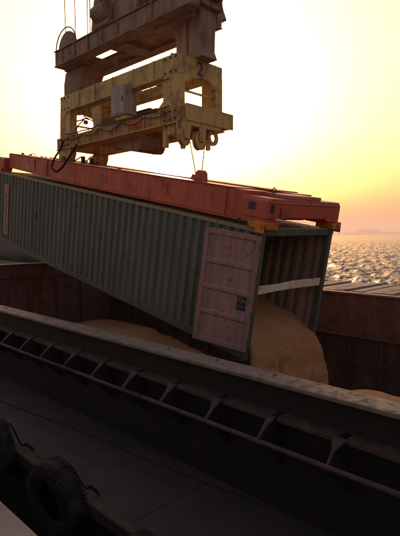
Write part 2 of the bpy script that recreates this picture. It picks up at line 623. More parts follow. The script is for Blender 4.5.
# end wall of the hold and the cross deck beyond it
bx('hold_end_wall', M['hold'], ship, (HX0 - 0.05, HX0, NC, FC, -8.9, TOP - 0.06), 0.0)
bx('end_ledge', M['hold'], ship, (HX0 - 0.05, HX0 + 0.10, NC + 0.081, FC - 0.061, TOP - 0.058, TOP - 0.008), 0.01)
bx('end_coaming', M['hold'], ship, (HX0 - 0.05, HX0, NC + 0.081, FC - 0.061, TOP - 0.007, -1.17), 0.006)
bx('end_coaming_top', M['hold'], ship, (HX0 - 0.2, HX0 + 0.04, NC + 0.081, FC - 0.061, -1.169, -1.13), 0.006)
bx('cross_deck', M['hold'], ship, (X0, HX0 - 0.052, NC + 0.081, FC - 0.061, TOP - 0.06, TOP - 0.012), 0.0)
bx('hold_end_wall', M['hold'], ship, (HX1, HX1 + 0.05, NC, FC, -8.9, TOP - 0.05), 0.0)
for a in np.arange(NC + 0.8, FC, 1.1):
    bx('end_stiffener', M['hold'], ship, (HX0, HX0 + 0.08, a - 0.02, a + 0.02, -8.8, TOP - 0.22))

# hatch boards lying across the far deck, on two bearers
hb = thing('hatch_cover', (-2, 13.8, DECK), 'stack of weathered grey hatch boards laid across the far deck', 'hatch cover')
for yy in (12.75, 14.75):
    bx('bearer', M['black'], hb, (-12.9, X1 - 1, yy - 0.15, yy + 0.15, DECK, TOP - 0.151))
a = -12.8
while a < X1 - 1.3:
    w = random.uniform(0.24, 0.31)
    zt = TOP - 0.01 + random.uniform(-0.035, 0.03)
    MB().box(a, a + w - 0.03, FC + 0.2 + random.uniform(0, .08), 15.1 + random.uniform(-.1, .1), TOP - 0.15, zt).build('board', M['hatch'], hb, 0.012)
    a += w


def tarp_bundle():
    """pleated tarpaulin heap on the far deck"""
    n, mrow = 420, 22
    vs, fs = [], []
    for i in range(n):
        u = i / (n - 1)
        x = -34.5 + u * 21.5  # extra height and unseen run behind the container added to shade the cross deck
        for j in range(mrow):
            v = j / (mrow - 1)
            y = 12.55 + v * 2.1
            env = min(1, 5 * v) ** 0.7 * min(1, 5 * (1 - v)) ** 0.7 * min(1, 12 * u) ** 0.6 * min(1, 12 * (1 - u)) ** 0.8
            pl = 0.10 * math.sin(u * 300 + 3 * noise.noise((u * 9, v * 3, 0))) + 0.25 * noise.noise((u * 8, v * 3, 4))
            vs.append((x + 0.3 * (v - .5), y, TOP - 0.02 + max(0, env * (1.9 + pl))))
    for i in range(n - 1):
        for j in range(mrow - 1):
            p = i * mrow + j
            fs.append((p, p + mrow, p + mrow + 1, p + 1))
    o = MB().add(vs, fs).build('tarpaulin', M['tarp'], None, smooth=True, origin=(-29, 13.5, TOP))
    md = o.modifiers.new('thick', 'SOLIDIFY')
    md.thickness = 0.02
    return tag(o, 'heaped blue grey pleated tarpaulin on the deck, enlarged unseen behind the container to shade it', 'tarpaulin')


bx('far_hatch_bed', M['hold'], ship, (X0, -13.0, FC + 0.165, 15.2, DECK, TOP - 0.03))
tarp_bundle()

# ---------------------------------------------------------------- grain in the hold
def heap_z(x, y):
    z = -4.55
    # long pile of earlier loads towards the hold's far end
    t = min(1, max(0, (-9.5 - x) / 6.0))
    z += 0.95 * t * t * (3 - 2 * t) * (1 - 0.05 * abs(y - 9))
    for (cx, cy, top, slope) in ((-3.82, 8.5, -2.95, 0.50), (-5.2, 8.4, -3.0, 0.6), (-0.6, 9.8, -3.9, 0.45)):
        d = math.hypot(x - cx, y - cy)
        c = top - slope * (math.sqrt(d * d + 0.16) - 0.4)
        z = max(z, c) if abs(z - c) > 0.3 else (max(z, c) + 0.075 * (1 - abs(z - c) / 0.3) ** 2)
    z += 0.10 * noise.fractal(Vector((x * 0.9, y * 0.9, 3)), 1.0, 2.0, 5)
    return z


gx = np.arange(HX0 + 0.001, HX1, 0.09)
gy = np.linspace(NC + 0.001, FC + 0.02, 92)
vs = [(x, y, heap_z(x, y)) for x in gx for y in gy]
ny = len(gy)
fs = [(i * ny + j, (i + 1) * ny + j, (i + 1) * ny + j + 1, i * ny + j + 1) for i in range(len(gx) - 1) for j in range(ny - 1)]
gh = MB().add(vs, fs).build('grain_heap', M['grain'], None, smooth=True, origin=(-6, 8.4, -4.6))
tag(gh, 'loose golden brown grain heaped in the bottom of the open hold', 'grain', kind='stuff')

# ---------------------------------------------------------------- container, tipped door end down
CL, CW, CH = 12.7, 2.438, 2.591
C_LOC = Vector((-5.387, 7.132, 0.082))
C_ROT = Euler((0.0114, 0.1788, -0.0322), 'XYZ')
C_M = Matrix.Translation(C_LOC) @ C_ROT.to_matrix().to_4x4()
box = thing('shipping_container', C_LOC, 'long green corrugated shipping container tipped up and pouring out grain', 'container', rot=C_ROT)


def corrugated(length, height, thick=0.055, pitch=0.278, t=0.004):
    """outline points along the length, trapezoid waves"""
    pts = []
    x = 0.0
    n = int(round(length / pitch))
    p = length / n
    for i in range(n):
        b = i * p
        pts += [(b, 0), (b + 0.34 * p, 0), (b + 0.50 * p, thick), (b + 0.84 * p, thick)]
    pts.append((length, 0))
    return pts


def side_wall(y, sgn, mat, name):
    pr = corrugated(CL - 0.24, CH - 0.3)
    mb = MB()
    vs = []
    nz = 9
    zs = np.linspace(-CH + 0.16, -0.075, nz)
    for (a, dth) in pr:
        for k, z in enumerate(zs):
            x_ = -CL + 0.12 + a
            # shallow dents and buckles from handling, none at the welded edges
            dent = (0.022 * max(0, noise.noise((x_ * 0.8, z * 1.1, y * 3 + 1)) - 0.15) + 0.005 * noise.noise((x_ * 3, z * 2, y))) * math.sin(math.pi * k / (nz - 1))
            vs.append((x_, y + sgn * (dth + dent), z))
    n = len(pr)
    fs = [(nz * i + k, nz * i + nz + k, nz * i + nz + k + 1, nz * i + k + 1) for i in range(n - 1) for k in range(nz - 1)]
    o = mb.add(vs, fs).build(name, mat, box)
    md = o.modifiers.new('thick', 'SOLIDIFY')
    md.thickness = 0.003
    md.offset = 0
    return o


side_wall(0.012, 1, M['green'], 'side_wall')
lin = side_wall(0.072, 1, M['inside'], 'lining')
side_wall(CW - 0.012, -1, M['green'], 'side_wall')
lin2 = side_wall(CW - 0.072, -1, M['inside'], 'lining')
# roof with shallow cross corrugations
prf = corrugated(CL - 0.1, 0, 0.02, 0.21)
vs = []
for (a, dth) in prf:
    vs += [(-CL + 0.05 + a, 0.05, -0.035 + dth), (-CL + 0.05 + a, CW - 0.05, -0.035 + dth)]
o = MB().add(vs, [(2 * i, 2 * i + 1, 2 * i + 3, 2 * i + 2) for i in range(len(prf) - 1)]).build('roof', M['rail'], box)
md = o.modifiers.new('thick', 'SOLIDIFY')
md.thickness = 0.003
bx('floor', M['inside'], box, (-CL + 0.05, -0.03, 0.05, CW - 0.05, -CH + 0.13, -CH + 0.16))
# front (closed) end
prw = corrugated(CW - 0.3, 0, 0.04, 0.24)
vs = []
for (a, dth) in prw:
    vs += [(-CL + 0.03 + dth, 0.15 + a, -CH + 0.16), (-CL + 0.03 + dth, 0.15 + a, -0.12)]
o = MB().add(vs, [(2 * i, 2 * i + 1, 2 * i + 3, 2 * i + 2) for i in range(len(prw) - 1)]).build('end_wall', M['green'], box)
o.modifiers.new('thick', 'SOLIDIFY').thickness = 0.003
# rails and posts
for y0 in (0.0, CW - 0.07):
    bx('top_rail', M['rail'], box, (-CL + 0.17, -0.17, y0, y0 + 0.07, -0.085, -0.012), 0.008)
    bx('bottom_rail', M['green_post'], box, (-CL + 0.17, -0.17, y0, y0 + 0.06, -CH + 0.01, -CH + 0.162), 0.008)
    for x0, x1 in ((-0.15, -0.005), (-CL + 0.005, -CL + 0.14)):
        bx('corner_post', M['green_post'], box, (x0, x1, y0 - 0.003 if y0 == 0 else y0 - 0.06, y0 + 0.13 if y0 == 0 else y0 + 0.073, -CH + 0.118, -0.118), 0.01)
    yc0, yc1 = (-0.006, 0.158) if y0 == 0 else (CW - 0.158, CW + 0.006)
    for x0, x1 in ((-0.178, 0.006), (-CL - 0.006, -CL + 0.178)):
        for z0, z1 in ((-0.118, 0.0), (-CH, -CH + 0.118)):
            cc = bx('corner_casting', M['green_post'], box, (x0, x1, yc0, yc1, z0, z1), 0.012)
            # the oval lock hole, as a dark recessed plug
            ym = (yc0 - 0.001) if y0 == 0 else (yc1 + 0.001)
            cx_ = (x0 + x1) / 2
            MB().tube([(cx_ - 0.03, ym, (z0 + z1) / 2), (cx_ + 0.03, ym, (z0 + z1) / 2)], 0.022, 8).build('lock_hole', M['ink'], cc)
bx('header', M['green_post'], box, (-0.11, -0.012, 0.16, CW - 0.16, -0.135, -0.012), 0.01)
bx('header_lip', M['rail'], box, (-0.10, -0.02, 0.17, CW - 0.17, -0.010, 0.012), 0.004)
bx('sill', M['green_post'], box, (-0.12, -0.004, 0.16, CW - 0.16, -CH + 0.004, -CH + 0.15), 0.01)
bx('front_header', M['green_post'], box, (-CL + 0.012, -CL + 0.1, 0.16, CW - 0.16, -0.12, -0.012), 0.01)
bx('front_sill', M['green_post'], box, (-CL + 0.004, -CL + 0.1, 0.16, CW - 0.16, -CH + 0.004, -CH + 0.15), 0.01)


def door(side):
    """leaf swung back past the corner post; built in its own hinge frame, u away from hinge"""
    W, Z0, Z1 = 1.16, -2.41, -0.125
    a = R(20) if side < 0 else R(4)
    hx, hy = (0.02, -0.028) if side < 0 else (-0.07, CW + 0.028)
    piv = bpy.data.objects.new('door', None)
    d0 = MB()
    # leaf sheet between the frame bars
    d0.box(-W + 0.07, -0.06, 0.012, 0.03, Z0 + 0.08, Z1 - 0.08)
    leaf = d0.build('door', M['pink'], box)
    leaf.location = (hx, hy, 0)
    leaf.rotation_euler = (0, 0, a if side < 0 else -a)

    def sub(name, dims, mat, bev=0.006):
        if side > 0:
            dims = (dims[0], dims[1], -dims[3], -dims[2], dims[4], dims[5])
        p = MB().box(*dims).build(name, mat, leaf, bev)
        return p
    if side > 0:
        leaf.data.transform(Matrix.Scale(-1, 4, (0, 1, 0)))
        leaf.data.flip_normals()
    pk = M['pink']
    sub('stile', (-W, -W + 0.10, -0.028, 0.034, Z0, Z1), pk)
    sub('stile', (-0.085, 0.0, -0.024, 0.034, Z0, Z1), pk)
    sub('rail', (-W + 0.101, -0.086, -0.022, 0.034, Z1 - 0.10, Z1), pk)
    sub('rail', (-W + 0.101, -0.086, -0.022, 0.034, Z0, Z0 + 0.10), pk)
    H = Z1 - Z0 - 0.2
    for q in (0.25, 0.50, 0.745):
        z = Z1 - 0.1 - H * q
        mbp = MB()
        y0, y1 = -0.02, 0.012
        prof = [(y1, z - 0.075), (y0, z - 0.035), (y0, z + 0.03), (y1, z + 0.055)]
        if side > 0:
            prof = [(-a_, b_) for a_, b_ in prof]
        mbp.prism(prof, 0, -W + 0.102, -0.087)
        mbp.build('rib', pk, leaf, 0.004)
    for z in (Z1 - 0.22, Z1 - 0.8, Z0 + 0.75, Z0 + 0.2):
        p = MB()
        p.tube([(0.012, 0.01 * side, z - 0.07), (0.012, 0.01 * side, z + 0.07)], 0.022, 8)
        p.build('hinge', M['green_post'], leaf)
    # gasket round the edge and lock rods on the outer face
    sub('gasket', (-W - 0.014, -W - 0.001, -0.012, 0.02, Z0 + 0.02, Z1 - 0.02), M['rubber'], 0.003)
    for u in (-0.36, -0.82):
        p = MB()
        yy = 0.075 * (-side)
        p.tube([(u, yy, Z0 - 0.03), (u, yy, Z1 + 0.03)], 0.017, 10)
        for z in np.linspace(Z0 + 0.15, Z1 - 0.15, 4):
            p.box(u - 0.05, u + 0.05, min(yy, 0.036 * -side), max(yy, 0.036 * -side), z - 0.03, z + 0.03)
        p.build('lock_rod', M['cabinet'], leaf)
    if side < 0:
        s = sub('sticker', (-0.315, -0.135, 0.0085, 0.0125, -1.61, -1.33), M['sticker'], 0)
        for (x0, x1, z0, z1) in ((-0.29, -0.255, -1.45, -1.345), (-0.235, -0.20, -1.47, -1.36), (-0.30, -0.16, -1.535, -1.515), (-0.28, -0.18, -1.565, -1.553), (-0.19, -0.155, -1.44, -1.40)):
            MB().box(x0, x1, 0.0065, 0.0086, z0, z1).build('print', M['sticker_w'], s)
    return leaf


door(-1)
door(1)

# logo strip with upright lettering near the closed end
lg = MB().box(-12.02, -11.62, -0.0045, 0.0085, -2.20, -0.42)
logo = lg.build('logo_panel', M['logo'], box)
# worn, no longer readable letters running up the strip
lr = random.Random(4)
zc = -2.10
while zc < -0.72:
    hgt = lr.uniform(0.13, 0.19)
    g_ = MB()
    for q in range(2):
        z_ = zc + hgt * (0.08 + 0.62 * q) + lr.uniform(-0.01, 0.01)
        g_.box(-11.94 + lr.uniform(0, 0.05), -11.70 - lr.uniform(0, 0.06), -0.0065, -0.0046, z_, z_ + 0.030)
    x_ = lr.choice((-11.93, -11.84, -11.74))
    g_.box(x_, x_ + 0.035, -0.0075, -0.0048, zc + 0.01, zc + hgt * 0.8)
    g_.build('letter', M['ink'], logo)
    zc += hgt + 0.035

# white plank across the opening
W_ = lambda p: C_M @ Vector(p)
pl = MB()
pv = []
for (y, z, x) in ((0.135, -1.20, -0.07), (0.75, -1.185, -0.055), (1.3, -1.165, -0.05), (2.31, -1.19, -0.07)):
    for (dx, dz) in ((0, -0.085), (0.028, -0.085), (0.028, 0.085), (0, 0.085)):
        pv.append(W_((x + dx, y, z + dz * (0.85 if 0.5 < y < 1 else 1))))
pf = [(0, 1, 2, 3), (15, 14, 13, 12)]
for i in range(3):
    for k in range(4):
        pf.append((i * 4 + k, i * 4 + (k + 1) % 4, i * 4 + 4 + (k + 1) % 4, i * 4 + 4 + k))
plank = pl.add(pv, pf).build('plank', M['plank'], None, 0.004, origin=W_((0, 1.2, -1.14)))
tag(plank, 'pale narrow plank fixed across the open door end of the container', 'plank')

# grain still inside, and the sheet of grain falling over the sill
def stream():
    ncol, nrow = 64, 120
    ys = np.linspace(0.10, CW - 0.10, ncol)
    top, bot = [], []
    lip = W_((0, 1.2, -CH + 0.15))
    for j, y in enumerate(ys):
        v = j / (ncol - 1)
        # surface line inside (container frame): falls towards the door
        col_t, col_b = [], []
        sag = 0.16 * math.sin(v * math.pi) + 0.07 * noise.noise((v * 5, 1.3, 0))
        for i in range(nrow):
            t = i / (nrow - 1)
            if t < 0.5:
                u = t / 0.5
                x = -6.0 + 6.0 * u
                z = -1.71 - 0.40 * max(0, (x + 4) / 4) ** 1.4 - 0.20 * max(0, (x + 1.0)) ** 2 + 0.12 * (1 - v) * u
                nz = 0.05 * noise.fractal(Vector((x * 2.2, y * 2.2, 7)), 1, 2, 4)
                P = W_((x, y, max(z + nz + (sag - .1) * u * 0.6, -CH + 0.2)))
                Q = W_((x, y, -CH + 0.163))
            else:
                u = (t - 0.5) / 0.5
                # leaves the lip and drops, spreading a little
                start_t = W_((0, y, -1.71 - 0.40 - 0.20 + 0.12 * (1 - v) + (sag - .1) * 0.6 + 0.05 * noise.fractal(Vector((0, y * 2.2, 7)), 1, 2, 4)))
                start_b = W_((0, y, -CH + 0.155))
                d = u ** 1.25
                vx = 0.36 + 0.10 * noise.noise((v * 4, 8.8, 0))
                drop_t = (start_t.z + 4.3) * d
                thr = 1 - math.exp(-3.2 * u)
                P = start_t + Vector((vx * 1.05 * thr, (v - .5) * 0.18 * d, 0))
                P.z = start_t.z - drop_t
                Q = start_b + Vector((0.10 * thr, (v - .5) * 0.1 * d, 0))
                Q.z = start_b.z - (start_b.z + 4.3) * d
                # folds that run down with the flow, one deep crease
                fold = 0.10 * noise.noise((v * 6, u * 0.7, 2)) + 0.03 * noise.noise((v * 22, u * 2.5, 5))
                fold -= 0.16 * math.exp(-((v - 0.30 - 0.05 * u) / 0.035) ** 2) * math.exp(-((u - .42) / .2) ** 2)
                lump = 0.055 * noise.fractal(Vector((v * 8, u * 7, 1)), 1, 2, 5)
                P.x += (fold + lump) * min(1, 3 * u)
            col_t.append(P)
            col_b.append(Q)
        top.append(col_t)
        bot.append(col_b)
    vs = [p for c in top for p in c] + [p for c in bot for p in c]
    N = ncol * nrow
    fs = []
    for j in range(ncol - 1):
        for i in range(nrow - 1):
            a = j * nrow + i
            fs.append((a, a + 1, a + nrow + 1, a + nrow))
            fs.append((N + a, N + a + nrow, N + a + nrow + 1, N + a + 1))
    for i in range(nrow - 1):
        fs.append((i, N + i, N + i + 1, i + 1))
        b = (ncol - 1) * nrow + i
        fs.append((b, b + 1, N + b + 1, N + b))
    # loose kernels over the surface
    rng = random.Random(11)
    for _ in range(17000):
        j = rng.randrange(ncol - 1)
        i = rng.randrange(int(nrow * 0.40), nrow - 22)
        fa, fb = rng.random(), rng.random()
        p = (top[j][i] * (1 - fa) + top[j + 1][i] * fa) * (1 - fb) + (top[j][i + 1] * (1 - fa) + top[j + 1][i + 1] * fa) * fb
        nn = (top[j + 1][i] - top[j][i]).cross(top[j][i + 1] - top[j][i]).normalized()
        if nn.x < -0.2:
            nn = -nn
        p = p + nn * (rng.uniform(-0.002, 0.009) if rng.random() < 0.93 else rng.uniform(0.005, 0.06))
        sz = rng.uniform(0.003, 0.0055)
        e1 = Vector((rng.gauss(0, 1), rng.gauss(0, 1), rng.gauss(0, 1))).normalized()
        e2 = e1.orthogonal().normalized()
        e3 = e1.cross(e2)
        b = len(vs)
        vs += [p + e1 * sz * 1.3, p - e1 * sz * 1.3, p + e2 * sz, p - e2 * sz, p + e3 * sz * 0.7, p - e3 * sz * 0.7]
        fs += [(b + q[0], b + q[1], b + q[2]) for q in ((0, 2, 4), (2, 1, 4), (1, 3, 4), (3, 0, 4), (2, 0, 5), (1, 2, 5), (3, 1, 5), (0, 3, 5))]
    o = MB().add(vs, fs).build('grain_flow', M['grain'], None, smooth=True, origin=lip)
    return tag(o, 'golden brown grain pouring over the sill of the tipped container', 'grain', kind='stuff')


stream()

# ---------------------------------------------------------------- spreader, clamped on the container roof
sp = thing('container_spreader', C_LOC, 'long red lifting spreader locked onto the roof of the green container', 'spreader', rot=C_ROT)
Z0s, Z1s = 0.10, 0.66
for y0, y1 in ((0.14, 0.80), (1.64, 2.30)):
    b = MB().prism([(-12.05, 0.17), (-8.7, Z0s), (-0.60, Z0s), (-0.60, Z1s), (-12.05, Z1s)], 1, y0, y1).build('main_beam', M['red'], sp, 0.015)
    bx('lower_flange', M['red'], b, (-8.6, -0.75, y0 - 0.035, y1 + 0.035, Z0s - 0.03, Z0s - 0.001), 0.004)
    bx('upper_flange', M['red'], b, (-11.95, -1.0, y0 - 0.03, y1 + 0.03, Z1s + 0.001, Z1s + 0.022), 0.004)
    for xx in (-9.0, -1.15):
        bx('stiffener', M['red'], b, (xx - 0.012, xx + 0.012, y0 - 0.03, y0 - 0.0005, Z0s + 0.03, Z1s), 0.0)
bx('patch', M['red_pale'], sp, (-10.9, -9.9, 0.112, 0.1385, 0.21, 0.60), 0.004)
for xx in (-9.4, -6.2, -3.1):
    bx('cross_member', M['red'], sp, (xx - 0.25, xx + 0.25, 0.801, 1.639, Z0s + 0.04, Z1s - 0.04), 0.01)


def end_beam(x0, x1, dirn):
    zt = 0.575 if dirn > 0 else 0.50
    e = MB()
    e.prism([(-0.03, 0.20), (0.45, 0.20), (0.55, 0.22), (1.95, 0.22), (2.05, 0.16), (2.47, 0.16), (2.47, zt - 0.07), (2.39, zt), (0.05, zt), (-0.03, zt - 0.06)], 0, x0, x1)
    eb = e.build('end_beam', M['red'], sp, 0.012)
    xo = x1 if dirn > 0 else x0
    # raised cover plates and front edging
    c = MB().box(x0 + 0.05, x1 - 0.06, 0.62, 1.78, zt + 0.001, zt + 0.075)
    c.build('cover', M['red_pale'], eb, 0.015)
    MB().box(min(xo, xo + 0.022 * dirn), max(xo, xo + 0.022 * dirn), 0.02, 2.4, zt - 0.09, zt - 0.04).build('edge_strip', M['red_pale'], eb, 0.004)
    for y0, y1 in ((-0.035, 0.34), (2.12, 2.475)):
        bx('leg', M['red'], eb, (x0 + 0.05, x1 - 0.04, y0 + 0.03, y1 - 0.03, 0.10, 0.199), 0.008)
        hs = bx('lock_housing', M['orange'], eb, (x0 + 0.28, x1 + 0.05 if dirn > 0 else x1 - 0.1, y0 - 0.03 if y0 < 1 else y0 + 0.1, y1 - 0.02 if y0 < 1 else y1 + 0.03, 0.004, 0.13), 0.012)
        for (px_, yy) in ((x0 + 0.35, y0 + .08), (x1 - 0.15, y0 + .08)):
            MB().tube([(px_, yy, 0.13), (px_, yy, 0.16)], 0.03, 8).build('nut', M['bolt'], hs)
    # guide flap on the outer corner
    for yy, s in ((-0.065, -1), (2.505, 1)):
        fl = MB()
        fl.prism([(yy, 0.16), (yy + 0.02 * s, 0.15), (yy + 0.05 * s, -0.06), (yy + 0.03 * s, -0.06)], 0, xo - 0.16, xo + 0.05 if dirn > 0 else xo + 0.12)
        fl.build('guide_flap', M['orange'], eb, 0.003)
    # access slots
    for (xx, yy) in ((xo - 0.0, 0.10),):
        MB().box(min(xo - 0.002, xo + 0.003 * dirn), max(xo - 0.002, xo + 0.003 * dirn), 0.06, 0.19, 0.31, 0.46).build('slot', M['ink'], eb)
        MB().box(min(xo - 0.002, xo + 0.003 * dirn), max(xo - 0.002, xo + 0.003 * dirn), 0.36, 0.42, 0.22, 0.40).build('slot', M['ink'], eb)
    MB().box(x0 + 0.22, x0 + 0.40, -0.034, -0.029, 0.33, 0.47).build('slot', M['ink'], eb)
    return eb


end_beam(-0.62, 0.05, 1)
end_beam(-12.78, -12.06, -1)
# lug under ropes, lifting eyes, small fittings along the top
lug = MB().prism([(-2.58, 0.683), (-2.26, 0.683), (-2.31, 0.87), (-2.37, 0.92), (-2.47, 0.92), (-2.53, 0.87)], 1, 0.5, 0.66)
lug.build('rope_lug', M['red'], sp, 0.01)
MB().prism([(-3.12, 0.677), (-2.86, 0.677), (-2.92, 0.80), (-3.06, 0.80)], 1, 0.88, 1.0).build('rope_lug', M['red'], sp, 0.01)
for (xx, yy, hh) in ((-11.6, 0.45, 0.07), (-11.75, 0.8, .05), (-10.2, 0.5, 0.04), (-9.9, 0.5, 0.035), (-8.9, 0.42, 0.035), (-5.4, 0.4, 0.03)):
    MB().lathe([(0.0, hh), (0.03, hh), (0.055, hh * .5), (0.06, 0.0), (0.06, -0.01)], (xx, yy, 0.682), (0, 0, 1), 10).build('eye_bolt', M['red'], sp)
p = MB()
p.tube([(-0.5, 0.75, 0.64), (-0.5, 0.75, 0.72), (-0.46, 0.75, 0.76), (-0.42, 0.75, 0.72), (-0.42, 0.75, 0.64)], 0.013, 8)
p.tube([(-0.46, 0.72, 0.66), (-0.46, 0.79, 0.69)], 0.02, 8)
p.build('top_shackle', M['machine'], sp)
p = MB()
p.tube([(-11.9, 0.9, .66), (-11.88, .9, .74), (-11.75, .9, .76), (-11.6, .9, .72), (-11.5, .9, .66)], 0.014, 6)
p.build('hose', M['rubber'], sp)

# ---------------------------------------------------------------- yellow lifting frame (level, above the spreader)
yf = thing('lifting_frame', (-11, 8.5, 2.6), 'yellow steel lifting frame numbered 2, with sheaves, above the red spreader', 'crane frame')
Y = M['yellow']
YN0, YN1, YF0, YF1 = 7.74, 8.02, 9.06, 9.34
for y0, y1 in ((YN0, YN1), (YF0, YF1)):
    lb = bx('lower_beam', M['yellow_rust'], yf, (-13.9, -8.06, y0, y1, 2.62, 2.96), 0.015)
    bx('flange', Y, lb, (-13.9, -8.32, y0 - 0.04, y1 + 0.04, 2.59, 2.619), 0.004)
    for xx in np.arange(-13.3, -8.4, 0.62):
        bx('stiffener', Y, lb, (xx - 0.012, xx + 0.012, y0 - 0.035, y0 - 0.0005, 2.62, 2.955))
    zb = 3.74 if y0 < 8.5 else 3.94
    ub = bx('upper_beam', Y, yf, (-13.70, -8.36, y0 + 0.03, y1 - 0.03, zb, 4.20), 0.015)
    bx('flange', Y, ub, (-13.0, -8.9, y0 - 0.01, y1 + 0.01, zb - 0.03, zb - 0.001), 0.004)
    for xx in (-12.6, -11.75, -10.9, -10.0, -9.2):
        bx('stiffener', Y, ub, (xx - 0.012, xx + 0.012, y0 - 0.01, y0 + 0.0295, zb, 4.19))
    for x0, x1, fl in ((-13.70, -13.1, 1), (-8.88, -8.36, 1)):
        cpoly = [(x0, 2.961), (x1, 2.961), (x1 - 0.0, zb - 0.001), (x0, zb - 0.001)]
        if x0 < -10:
            cpoly = [(x0 - .04, 2.961), (x1 + 0.06, 2.961), (x1 - 0.04, 3.25), (x1, zb - 0.001), (x0, zb - 0.001)]
        else:
            cpoly = [(x0 - 0.28, 2.961), (x1 + 0.06, 2.961), (x1, 3.12), (x1, zb - 0.001), (x0, zb - 0.001), (x0, 3.18)]
        MB().prism(cpoly, 1, y0 + 0.02, y1 - 0.02).build('column', Y, yf, 0.012)
# end panels carrying the number, arched below
for xa, xb in ((-8.52, -8.362), (-13.70, -13.56)):
    MB().prism([(YN1 - 0.035, 3.60), (YN1 - 0.035, 4.20), (YF0 + 0.035, 4.20), (YF0 + 0.035, 3.60), (9.0, 3.60), (8.88, 3.74), (8.56, 3.80), (8.28, 3.74), (8.1, 3.60)], 0, xa, xb).build('end_panel', Y, yf, 0.01)
    bx('tie_bar', Y, yf, (xa + 0.05, xa + 0.09, YN1 - 0.02, YF0 + 0.02, 3.38, 3.43), 0.004)
# end beams of the lower frame; the near one tapers in to the corner
for xa, xb in ((-8.30, -8.061), (-13.9, -13.66)):
    bx('end_beam', Y, yf, (xa, xb, YN1 + 0.001, YF0 - 0.001, 2.64, 2.95), 0.012)
bx('end_cap', Y, yf, (-8.058, -8.03, YN0 - 0.02, YF1 + 0.02, 2.60, 2.985), 0.006)
for xx in (-12.4, -11.2, -9.6):
    bx('cross_member', Y, yf, (xx - 0.1, xx + 0.1, YN1, YF0, 2.66, 2.90), 0.01)
    bx('cross_member', Y, yf, (xx - 0.09, xx + 0.09, YN1 - 0.02, YF0 + 0.02, 3.80, 4.12), 0.01)
# number 2 on the end panel
mtx = Matrix.Translation(Vector((-8.3575, 8.50, 3.96)) - yf.location) @ Matrix.Rotation(R(90), 4, 'Z') @ Matrix.Rotation(R(90), 4, 'X')
text_mesh('number', '2', 0.46, M['ink'], yf, mtx, 0.002, 0.012)
# cabinet, gusset plate, motor, tray, pipes
cab = bx('control_cabinet', M['cabinet'], yf, (-10.67, -10.06, 7.52, 7.90, 3.06, 3.80), 0.015)
bx('cabinet_door', M['cabinet'], cab, (-10.63, -10.10, 7.505, 7.519, 3.10, 3.76), 0.006)
bx('cabinet_handle', M['machine'], cab, (-10.17, -10.14, 7.48, 7.504, 3.38, 3.50), 0.004)
bx('cabinet_bracket', Y, cab, (-10.6, -10.12, 7.60, 7.85, 2.962, 3.058), 0.01)
MB().prism([(-12.06, 3.60), (-11.50, 3.60), (-11.58, 2.961), (-11.92, 2.961)], 1, 7.80, 7.84).build('gusset', Y, yf, 0.005)
bx('inner_frame', M['rusty'], yf, (-12.3, -10.9, 8.2, 8.9, 2.97, 3.35), 0.02)
mo = MB()
mo.cyl((-11.0, 8.3, 3.16), (-9.95, 8.3, 3.16), 0.145)
mo.cyl((-9.94, 8.3, 3.16), (-9.72, 8.3, 3.16), 0.11)
mo.cyl((-9.72, 8.3, 3.16), (-9.6, 8.3, 3.16), 0.07)
mt = mo.build('motor', M['machine'], yf)
for k in range(12):
    xx = -10.95 + k * 0.085
    MB().lathe([(0.14, -0.012), (0.165, -0.012), (0.165, 0.012), (0.14, 0.012)], (xx, 8.3, 3.16), (1, 0, 0), 20, True).build('fin', M['machine'], mt)
bx('motor_bed', M['machine'], yf, (-11.0, -9.7, 8.15, 8.45, 2.91, 3.03), 0.01)
MB().prism([(-11.7, 2.60), (-11.7, 2.54), (-10.6, 2.24), (-10.3, 2.2), (-10.2, 2.25), (-10.15, 2.34), (-10.15, 2.60)], 1, 8.10, 8.95).build('tray', M['rusty'], yf, 0.015)
pp = MB()
pp.tube([(-13.05, 7.9, 3.4), (-12.7, 7.86, 3.36), (-12.45, 7.86, 3.38), (-12.2, 7.86, 3.30)], 0.02, 6)
pp.tube([(-13.05, 7.9, 3.12), (-12.8, 7.86, 3.25), (-12.45, 7.86, 3.38)], 0.02, 6)
pp.tube([(-12.75, 8.0, 3.52), (-12.2, 8.2, 3.2)], 0.018, 6)
pp.build('pipes' if False else 'pipe', M['machine'], yf)
MB().lathe([(0, -.05), (0.06, -0.05), (0.07, 0), (0.06, 0.05), (0, .05)], (-12.42, 7.86, 3.26), (0, 0, 1), 12).build('valve', M['valve_red'], yf)
bx('red_plate', M['red'], yf, (-10.1, -9.55, 7.725, 7.739, 2.72, 2.9))
# hoses and conduits slung along the near side, bolts at the joints
for (za, sag, ra, ya) in ((3.02, 0.05, 0.018, 7.70), (2.90, 0.11, 0.014, 7.69), (3.66, 0.03, 0.014, 7.72)):
    pts = []
    for k in range(60):
        u = k / 59
        pts.append((-13.3 + 4.7 * u, ya, za - sag * abs(math.sin(u * math.pi * 5)) + 0.02 * math.sin(u * 23)))
    MB().tube(pts, ra, 6).build('conduit', M['machine'], yf, smooth=True)
b_me = None
for (xx, zz) in [(x_, z_) for x_ in (-13.62, -13.42, -13.2, -8.8, -8.6, -8.42) for z_ in (2.70, 2.88, 3.80, 4.12)]:
    if b_me is None:
        b0 = MB().lathe([(0.0, 0.03), (0.02, 0.03), (0.026, 0.024), (0.026, -0.01)], (0, 0, 0), (0, -1, 0), 6).build('bolt', M['machine'], None)
        b_me = b0
        b_ = b0
    else:
        b_ = b_me.copy()
        COL.objects.link(b_)
    b_.parent = yf
    b_.location = Vector((xx, 7.735 if zz < 3 else 7.768, zz)) - yf.location
